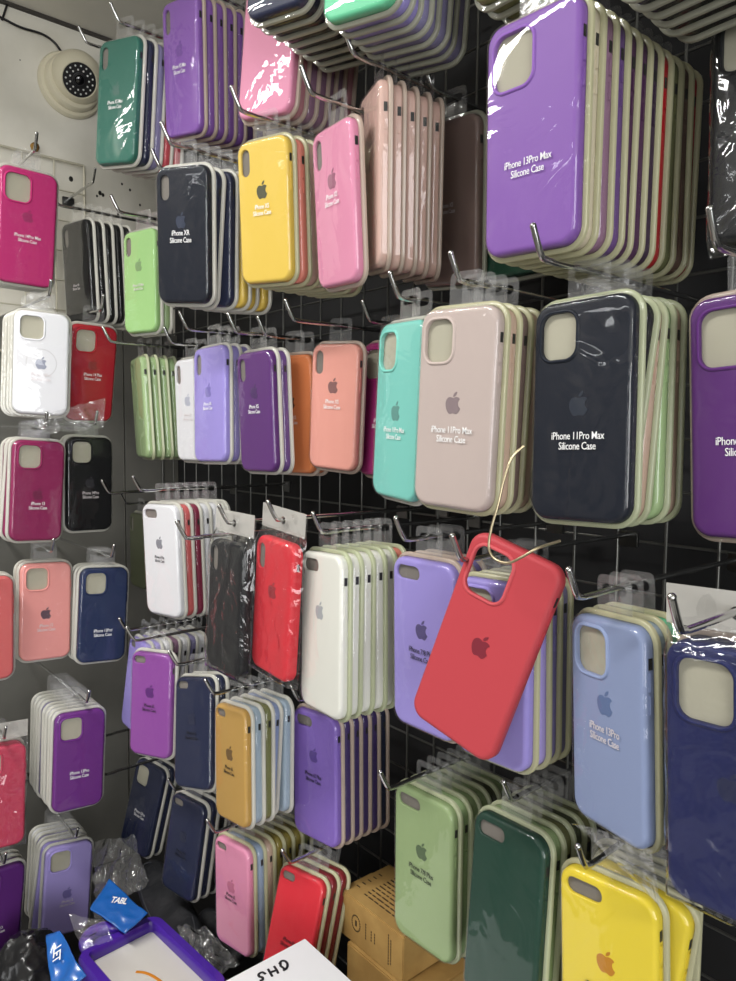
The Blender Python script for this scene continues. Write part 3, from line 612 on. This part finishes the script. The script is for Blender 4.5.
bm = bmesh.new(); tube_bm(bm, [at(2, 20, X=-1.456), at(9, -1, X=-1.456), at(10, -6, X=-1.456)], .0018, 8)
tag(obj('wall_wire', finish(bm, 'wire2', angle=80), plain('black_cable', '16161a', .45)), 'short dark wire going up to the ceiling in the top left corner', 'cable')
bm = bmesh.new()
for px, py, r_ in ((71, 179, .004), (100, 193, .0035), (103, 195, .003), (122, 184, .002), (130, 190, .0022), (97, 196, .002), (140, 205, .002), (20, 60, .001), (118, 214, .002)):
    p = at(px, py, X=-1.4597)
    bmesh.ops.create_uvsphere(bm, u_segments=8, v_segments=6, radius=r_, matrix=Matrix.Translation(p) @ Matrix.Diagonal((.2, 1, 1.3, 1)))
o = tag(obj('trim_4', finish(bm, 'holes', angle=80), plain('dark_hole', '1c1a17', .9)), kind='structure')

# ------------------------------------------------------------------ bare red case hanging from a hook, held by a thin wire
x, y, z, yw, pt_, rl = POSE['redhang']
mw = Matrix.Translation((x, y, z)) @ euler(0, yw, pt_, rl).to_4x4()
e = empty('silicone_phone_case', mw); tag(e, 'unpackaged coral red case hanging tilted by its camera opening', 'phone case')
c = obj('case_shell', mesh('case', '13pm'), silicone('b8454c'), e)
obj('camera_lip', mesh('lip', '13pm'), silicone('c9565c'), c); obj('side_slot', mesh('slot', '13pm'), MAT['dark'], c)
obj('logo', LOGO, plain('logo_red', '7c2c38', .35), c, loc=(0, -T-.00025, .0))
W_ = [(524, 446, .425), (512, 458, .418), (504, 480, .412), (498, 505, .408), (491, 530, .405), (489, 548, .404), (495, 559, .403), (508, 563, .403), (522, 557, .404), (538, 548, .41), (560, 541, .43)]
bm = bmesh.new(); tube_bm(bm, smooth_path([at(a, b, Y=c_) for a, b, c_ in W_]), .0010, 8)
tag(obj('thin_wire', finish(bm, 'thin_wire', angle=80), plain('brassy_wire', 'b9ac8c', .3, .8)), 'thin bent wire looping through the opening of the red case', 'wire')

# ------------------------------------------------------------------ counter and what lies on it
ZT = -.88
m_counter = mixed('counter_top', '1d1c1c', '2b2929', 6, .5, .05)
ct = empty('counter', loc=(-.6, .36, ZF)); tag(ct, 'dark counter under the hanging cases, almost covered by clutter', 'counter')
slab('counter_top', (-1.44, .06, ZT-.03), (.45, .655, ZT), m_counter, None, parent=ct, bev=.003)
slab('counter_body', (-1.42, .10, ZF), (.43, .655, ZT-.03), m_counter, None, parent=ct)
m_kraft = mixed('kraft_card', 'a8844a', 'b89456', 30, .75, .1)
m_print = plain('brown_print', '3d2d18', .7)
def kraft(lo, hi, lab, marks=None, group='kraft boxes'):
    c = Vector(((lo[0]+hi[0])/2, (lo[1]+hi[1])/2, lo[2])); root = empty('cardboard_box', loc=c); tag(root, lab, 'box', group)
    slab('carton', lo, hi, m_kraft, None, parent=root, bev=.0012)
    slab('lid_flap', (lo[0]+.001, lo[1]+.001, hi[2]), (hi[0]-.001, (lo[1]+hi[1])/2+.01, hi[2]+.0008), m_kraft, None, parent=root)
    if marks:
        bm = bmesh.new(); rnd = random.Random(3)
        zt = hi[2]+.0010
        for j in range(9):
            yy = lo[1]+.016+j*.0062; xx = lo[0]+.028
            while xx < hi[0]-.012:
                w = rnd.uniform(.004, .012); w = min(w, hi[0]-.012-xx)
                if w < .002: break
                box_bm(bm, (xx+w/2-c.x, yy-c.y, zt-c.z), (w, .0018, .0002)); xx += w+.0022
        for j in range(5):
            box_bm(bm, (lo[0]+.012-c.x, lo[1]+.020+.009*j-c.y, zt-c.z), (.006, .0016, .0002))
        obj('printed_lines', finish(bm, 'marks', smooth=False), m_print, root); bm = bmesh.new()
        zz = (lo[2]+hi[2])/2
        cx_ = lo[0]+.032
        for k in range(20):
            a = 2*math.pi*k/20; box_bm(bm, (cx_+.0075*math.cos(a)-c.x, lo[1]-.0001-c.y, zz+.0095*math.sin(a)-c.z), (.0018, .0002, .0018))
        box_bm(bm, (cx_-c.x, lo[1]-.0001-c.y, zz-c.z), (.003, .0002, .007))
        for k, (dx, hh) in enumerate(((.018, .018), (.028, .012), (.034, .012), (.058, .034), (.062, .030))):
            q = -hh/2
            while q < hh/2:
                box_bm(bm, (cx_+dx-c.x, lo[1]-.0001-c.y, zz+q-c.z), (.0016, .0002, .0022)); q += .0034
        obj('printed_symbols', finish(bm, 'marks2', smooth=False), m_print, root)
kz = -.555
A = at(343, 887, Z=kz); B = at(400, 940, Z=kz)
x0, x1, y0 = A.x, B.x, (A.y+B.y)/2
kraft((x0, y0, kz-.055), (x1, y0+.082, kz), 'brown kraft box with small print on top, above another kraft box', True)
kraft((x0+.020, y0-.004, kz-.155), (x1+.028, y0+.086, kz-.0562), 'brown kraft box under the printed one, partly hidden by green cases')
kraft((x0+.005, y0+.0, ZT+.0008), (x1+.022, y0+.084, kz-.1565), 'lowest kraft box of the stack, standing on the counter')
# white carton with handwriting
cz = -.56; Cn = at(305, 938, Z=cz)
lo = (Cn.x, Cn.y-.25, ZT+.0005); hi = (Cn.x+.235, Cn.y, cz)
c = Vector(((lo[0]+hi[0])/2, (lo[1]+hi[1])/2, lo[2])); root = empty('white_carton', loc=c); tag(root, 'white carton with black handwriting, its corner poking into the bottom edge', 'box')
m_wc = plain('white_card', 'ecebee', .45)
slab('carton', lo, hi, m_wc, None, parent=root, bev=.001)
bm = bmesh.new(); u = 5.257
for st in ([(240, 284), (222, 275), (204, 284), (206, 297), (222, 302), (224, 314), (208, 320)], [(252, 258), (264, 278), (275, 297)], [(284, 243), (297, 262), (306, 281)], [(262, 276), (280, 270), (297, 264)],
           [(312, 232), (322, 217), (338, 215), (352, 226), (354, 244), (344, 260), (330, 264)], [(316, 240), (330, 250), (346, 262)], [(318, 240), (318, 228)]):
    pts = smooth_path([at(220+a/u, 920+b/u, Z=cz+.0003) for a, b in st], 4); tube_bm(bm, [p-c for p in pts], .0014, 6)
for v in bm.verts: v.co.z = (cz+.0004-c.z)+(v.co.z-(cz+.0003-c.z))*.25
obj('handwriting', finish(bm, 'ink', angle=80), plain('marker_ink', '17171c', .5), root)

# crumpled sheets
from mathutils import noise as NZ
def crumple(name, quad, mat, seed, amp=.008, n=26, freq=28, thick=.0006, parent=None, off=(0, 0, 0)):
    bm = bmesh.new(); G = []
    a, b, c_, d_ = [Vector(q)-Vector(off) for q in quad]; nn = (b-a).cross(d_-a).normalized()
    for j in range(n+1):
        row = []
        for i in range(n+1):
            u_, v_ = i/n, j/n; p = a*(1-u_)*(1-v_)+b*u_*(1-v_)+c_*u_*v_+d_*(1-u_)*v_
            q = p*freq+Vector((seed*3.1, seed, 0)); h = abs(NZ.noise(q))*1.4+.5*abs(NZ.noise(q*2.3))-.5
            p = p+nn*h*amp+Vector((NZ.noise(q+Vector((9, 9, 9))), NZ.noise(q+Vector((5, 1, 4))), 0))*amp*.4
            row.append(bm.verts.new(p))
        G.append(row)
    for j in range(n):
        for i in range(n): bm.faces.new((G[j][i], G[j][i+1], G[j+1][i+1], G[j+1][i]))
    me = finish(bm, name, angle=50); o = obj(name, me, mat, parent)
    if thick: md = o.modifiers.new('t', 'SOLIDIFY'); md.thickness = thick
    return o
def mound(name, c, s, mat, seed, amp=.25, freq=3.2, lab=None, cat=None, flat=True, parent=None, rot=None):
    bm = bmesh.new(); bmesh.ops.create_icosphere(bm, subdivisions=5, radius=1)
    for v in bm.verts:
        p = v.co.copy(); h = abs(NZ.noise(p*freq+Vector((seed, 0, 0))))+.5*abs(NZ.noise(p*freq*2.3+Vector((0, seed, 0))))
        p *= 1-amp*h; p = Vector((p.x*s[0], p.y*s[1], p.z*s[2]))
        if rot is not None: p = rot@p
        if flat and p.z < -s[2]*.6: p.z = -s[2]*.6
        v.co = p
    o = obj(name, finish(bm, name, angle=40), mat, parent, loc=c)
    if lab: tag(o, lab, cat)
    return o
m_binbag = plain('black_bag_plastic', '141416', .22, bump=.5, bscale=45)
c0 = at(35, 975, Z=-.76)
mound('black_bag', Vector((c0.x-.03, c0.y, ZT+.065)), (.075, .070, .10), m_binbag, 4,   .14, 2.0, 'black crinkled plastic bag in the bottom left corner', 'bag')
c1 = at(150, 985, Z=-.80)
mound('black_bag', Vector((c1.x+.045, c1.y-.01, ZT+.045)), (.12, .11, .075), m_binbag, 8, .1, 2.0, 'black plastic bag under the purple packaging', 'bag')
# black pouches
m_pouch = plain('black_fabric', '1b1c20', .55, bump=.4, bscale=120)
def pouch(p0, p1, wid, th, lab, seed):
    a, b = p0, p1; L_ = (b-a).length; ex = (b-a).normalized(); toc = (-(a+b)/2).normalized(); ez = (toc-ex*toc.dot(ex)).normalized(); ey = ez.cross(ex)
    Rm = Matrix((ex, ey, ez)).transposed(); bm = bmesh.new(); bmesh.ops.create_icosphere(bm, subdivisions=5, radius=1)
    for v in bm.verts:
        p = v.co; f = lambda t, e_: math.copysign(abs(t)**e_, t)
        q = Vector((f(p.x, .75)*L_/2, f(p.y, .8)*wid/2, f(p.z, .8)*th/2))
        q.z += NZ.noise(Vector((q.x*30+seed, q.y*30, 0)))*.004; v.co = Rm@q
    bmesh.ops.smooth_vert(bm, verts=bm.verts, factor=.5)
    root = obj('padded_pouch', finish(bm, 'pouch', angle=80), m_pouch, loc=(a+b)/2); tag(root, lab, 'pouch')
    bm = bmesh.new(); ringp = [Rm@Vector((L_/2*.9*math.cos(t), wid/2*.86*math.sin(t), th*.30)) for t in [2*math.pi*k/30 for k in range(31)]]
    tube_bm(bm, ringp, .0012, 6); obj('seam', finish(bm, 'seam', angle=80), plain('seam_grey', '3a3b40', .6), root)
    return root
pouch(at(145, 864, Z=-.72), at(196, 960, Z=-.72), .062, .030, 'black padded pouch beside the blue bag, rounded end up', 1)
pouch(at(200, 915, Z=-.79), at(240, 960, Z=-.80), .055, .026, 'black padded pouch lower right, under crumpled clear film', 2)
# purple packaging with white card
zp = -.70
TL, TR, BR = at(90, 963, Z=zp), at(152, 931, Z=zp), at(222, 990, Z=zp)
ex = (TR-TL); Wc = ex.length; ex.normalize(); ez = Vector((0, 0, 1)); ey = ez.cross(ex)
mw = Matrix((ex, ey, ez)).transposed().to_4x4(); mw.translation = TL; root = empty('purple_case_box', mw)
tag(root, 'purple plastic box frame with a white card and orange arc', 'packaging')
m_pur = plain('purple_plastic', '4b26a0', .3, coat=.4, bump=.1, bscale=30)
Hc = .16; fr_ = .016
bm = bmesh.new()
def rrxy(w, h, r, n, cx, cy):
    return [Vector((cx+a, cy+b, 0)) for a, b in rr(w, h, r, n)]
prev = first = None
for gw, zz in ((.0, -.002), (.0, .010), (.003, .014), (fr_-.003, .014), (fr_, .010), (fr_, -.014), (.0, -.014)):
    cc = [bm.verts.new(p+Vector((0, 0, zz))) for p in rrxy(Wc+2*gw, Hc+2*gw, .006+gw, 6, Wc/2, -Hc/2)]
    if prev: bridge(bm, prev, cc)
    else: first = cc
    prev = cc
bridge(bm, prev, first); obj('frame', finish(bm, 'frame', angle=50), m_pur, root)
bm = bmesh.new(); tube_bm(bm, smooth_path([(.008, fr_-.004, .004), (.008, .030, .008), (.022, .040, .010), (.042, .036, .010), (.056, .026, .008), (.064, fr_-.004, .004)]), .0095, 12)
obj('carry_loop', finish(bm, 'loop', angle=80), m_pur, root)
bm = bmesh.new(); box_bm(bm, (.036, .024, .004), (.048, .026, .004)); bevel_all(bm, .0015); obj('loop_web', finish(bm, 'web'), m_pur, root)
bm = bmesh.new(); box_bm(bm, (Wc/2, -Hc/2, -.004), (Wc-.0006, Hc-.0006, .008)); card = obj('white_card', finish(bm, 'card', smooth=False), plain('card_white', 'd9d6cf', .5), root)
bm = bmesh.new(); inv = mw.inverted()
tube_bm(bm, [Vector((p.x, p.y, .0004)) for p in [inv@q for q in smooth_path([at(136, 972, Z=zp), at(145, 973, Z=zp), at(154, 977, Z=zp), at(162, 983, Z=zp), at(166, 990, Z=zp)])]], .0022, 8)
for v in bm.verts: v.co.z = .0004+(v.co.z-.0004)*.2
obj('orange_arc', finish(bm, 'arc', angle=80), plain('orange_ink', 'dd8a1e', .5), card)
# blue printed bags
m_blue = plain('blue_bag_plastic', '1c5fae', .22, coat=.3); m_wink = MAT['ink_white']
def bluebag(quad, lab, txt, tpos, ang, size, seed):
    q0 = quad[0]; o = crumple('blue_bag', quad, m_blue, seed, .004, 20, 30, .0015, off=q0); o.location = q0; tag(o, lab, 'bag')
    a, b, c_, d_ = quad; exx = (b-a).normalized(); nn = (b-a).cross(d_-a).normalized()
    if nn.dot(-a) < 0: nn = -nn
    eyy = nn.cross(exx); Rm = Matrix((exx, nn*-1, eyy)).transposed()
    p = a+(b-a)*tpos[0]+(d_-a)*tpos[1]+nn*.0045
    m_ = Matrix.Translation(p-q0) @ Rm.to_4x4() @ Matrix.Rotation(R(ang), 4, 'Y')
    obj('bag_lettering', text_mesh(txt, size, bold=.0003), m_wink, o, mw=m_)
bluebag((at(90, 910, Z=-.672), at(109, 880, Z=-.66), at(148, 914, Z=-.668), at(126, 934, Z=-.678)), 'blue printed bag sticking up behind the purple packaging', 'TABL', (.52, .52), 90, .014, 2)
bluebag((at(47, 936, Z=-.665), at(60, 931, Z=-.655), at(86, 976, Z=-.67), at(52, 1000, Z=-.69)), 'folded blue bag with white letters beside the black bag', 'LET', (.5, .40), 75, .017, 5)
# clear crinkled film
def film(quad, lab, seed, amp=.01, n=26, f=26): tag(crumple('clear_film', quad, MAT['film'], seed, amp, n, f, 0), lab, 'plastic film')
film((at(92, 842, Z=-.70), at(135, 835, Z=-.66), at(150, 880, Z=-.70), at(96, 925, Z=-.76)), 'clear film heaped between the periwinkle case and the black pouch', 3, .012)
film((at(70, 915, Z=-.64), at(104, 918, Z=-.64), at(112, 938, Z=-.645), at(82, 950, Z=-.65)), 'clear film draped over the blue bags', 6, .006)
film((at(176, 930, Z=-.695), at(205, 925, Z=-.69), at(240, 965, Z=-.70), at(205, 990, Z=-.72)), 'crumpled shiny clear film over the lower black pouch', 9, .014, 34, 40)
film((at(35, 418, X=-1.12), at(104, 398, X=-1.12), at(104, 428, X=-1.11), at(20, 436, X=-1.11)), 'crinkled clear film under the left white and crimson cases', 12, .010, 34, 40)
film((at(570, 822, Y=.44), at(650, 850, Y=.44), at(662, 905, Y=.455), at(640, 885, Y=.455)), 'clear film flap between the light blue and lemon yellow cases', 15, .004)

# ------------------------------------------------------------------ light
def area(name, loc, size, power, col=(1, 1, 1), rot=(0, 0, 0), sy=None):
    l = bpy.data.lights.new(name, 'AREA'); l.energy = power; l.color = col; l.shape = 'RECTANGLE'; l.size = size; l.size_y = sy or size
    o = bpy.data.objects.new(name, l); COL.objects.link(o); o.location = loc; o.rotation_euler = rot
area('ceiling_tube_light', (-.95, -.30, ZC-.03), 1.2, 17, (1, .985, .95), (R(-10), 0, R(15)), .12)
area('ceiling_tube_light', (-.8, -1.7, ZC-.03), 1.2, 6, (.97, .985, 1), (0, 0, 0), .25)
area('shop_front_daylight', (1.25, -2.50, -.25), 1.4, 10, (.97, .985, 1), (R(90), 0, 0), 1.5)  # fill lamp added behind the camera to light the packs from the front
area('door_daylight', (2.10, -.95, -.02), 1.5, 38, (.98, .99, 1), (R(90), 0, R(90)), 1.5)  # fill lamp added at the side to brighten left-wall packs and plaster
w = bpy.data.worlds.new('world'); scene.world = w; w.use_nodes = True
w.node_tree.nodes['Background'].inputs[0].default_value = (.5, .5, .5, 1); w.node_tree.nodes['Background'].inputs[1].default_value = .3
scene.view_settings.view_transform = 'Standard'; scene.view_settings.look = 'None'; scene.view_settings.gamma = 1
scene.view_settings.exposure = .50
scene.cycles.transparent_max_bounces = 24; scene.cycles.max_bounces = 8
scene.cycles.caustics_reflective = False; scene.cycles.caustics_refractive = False
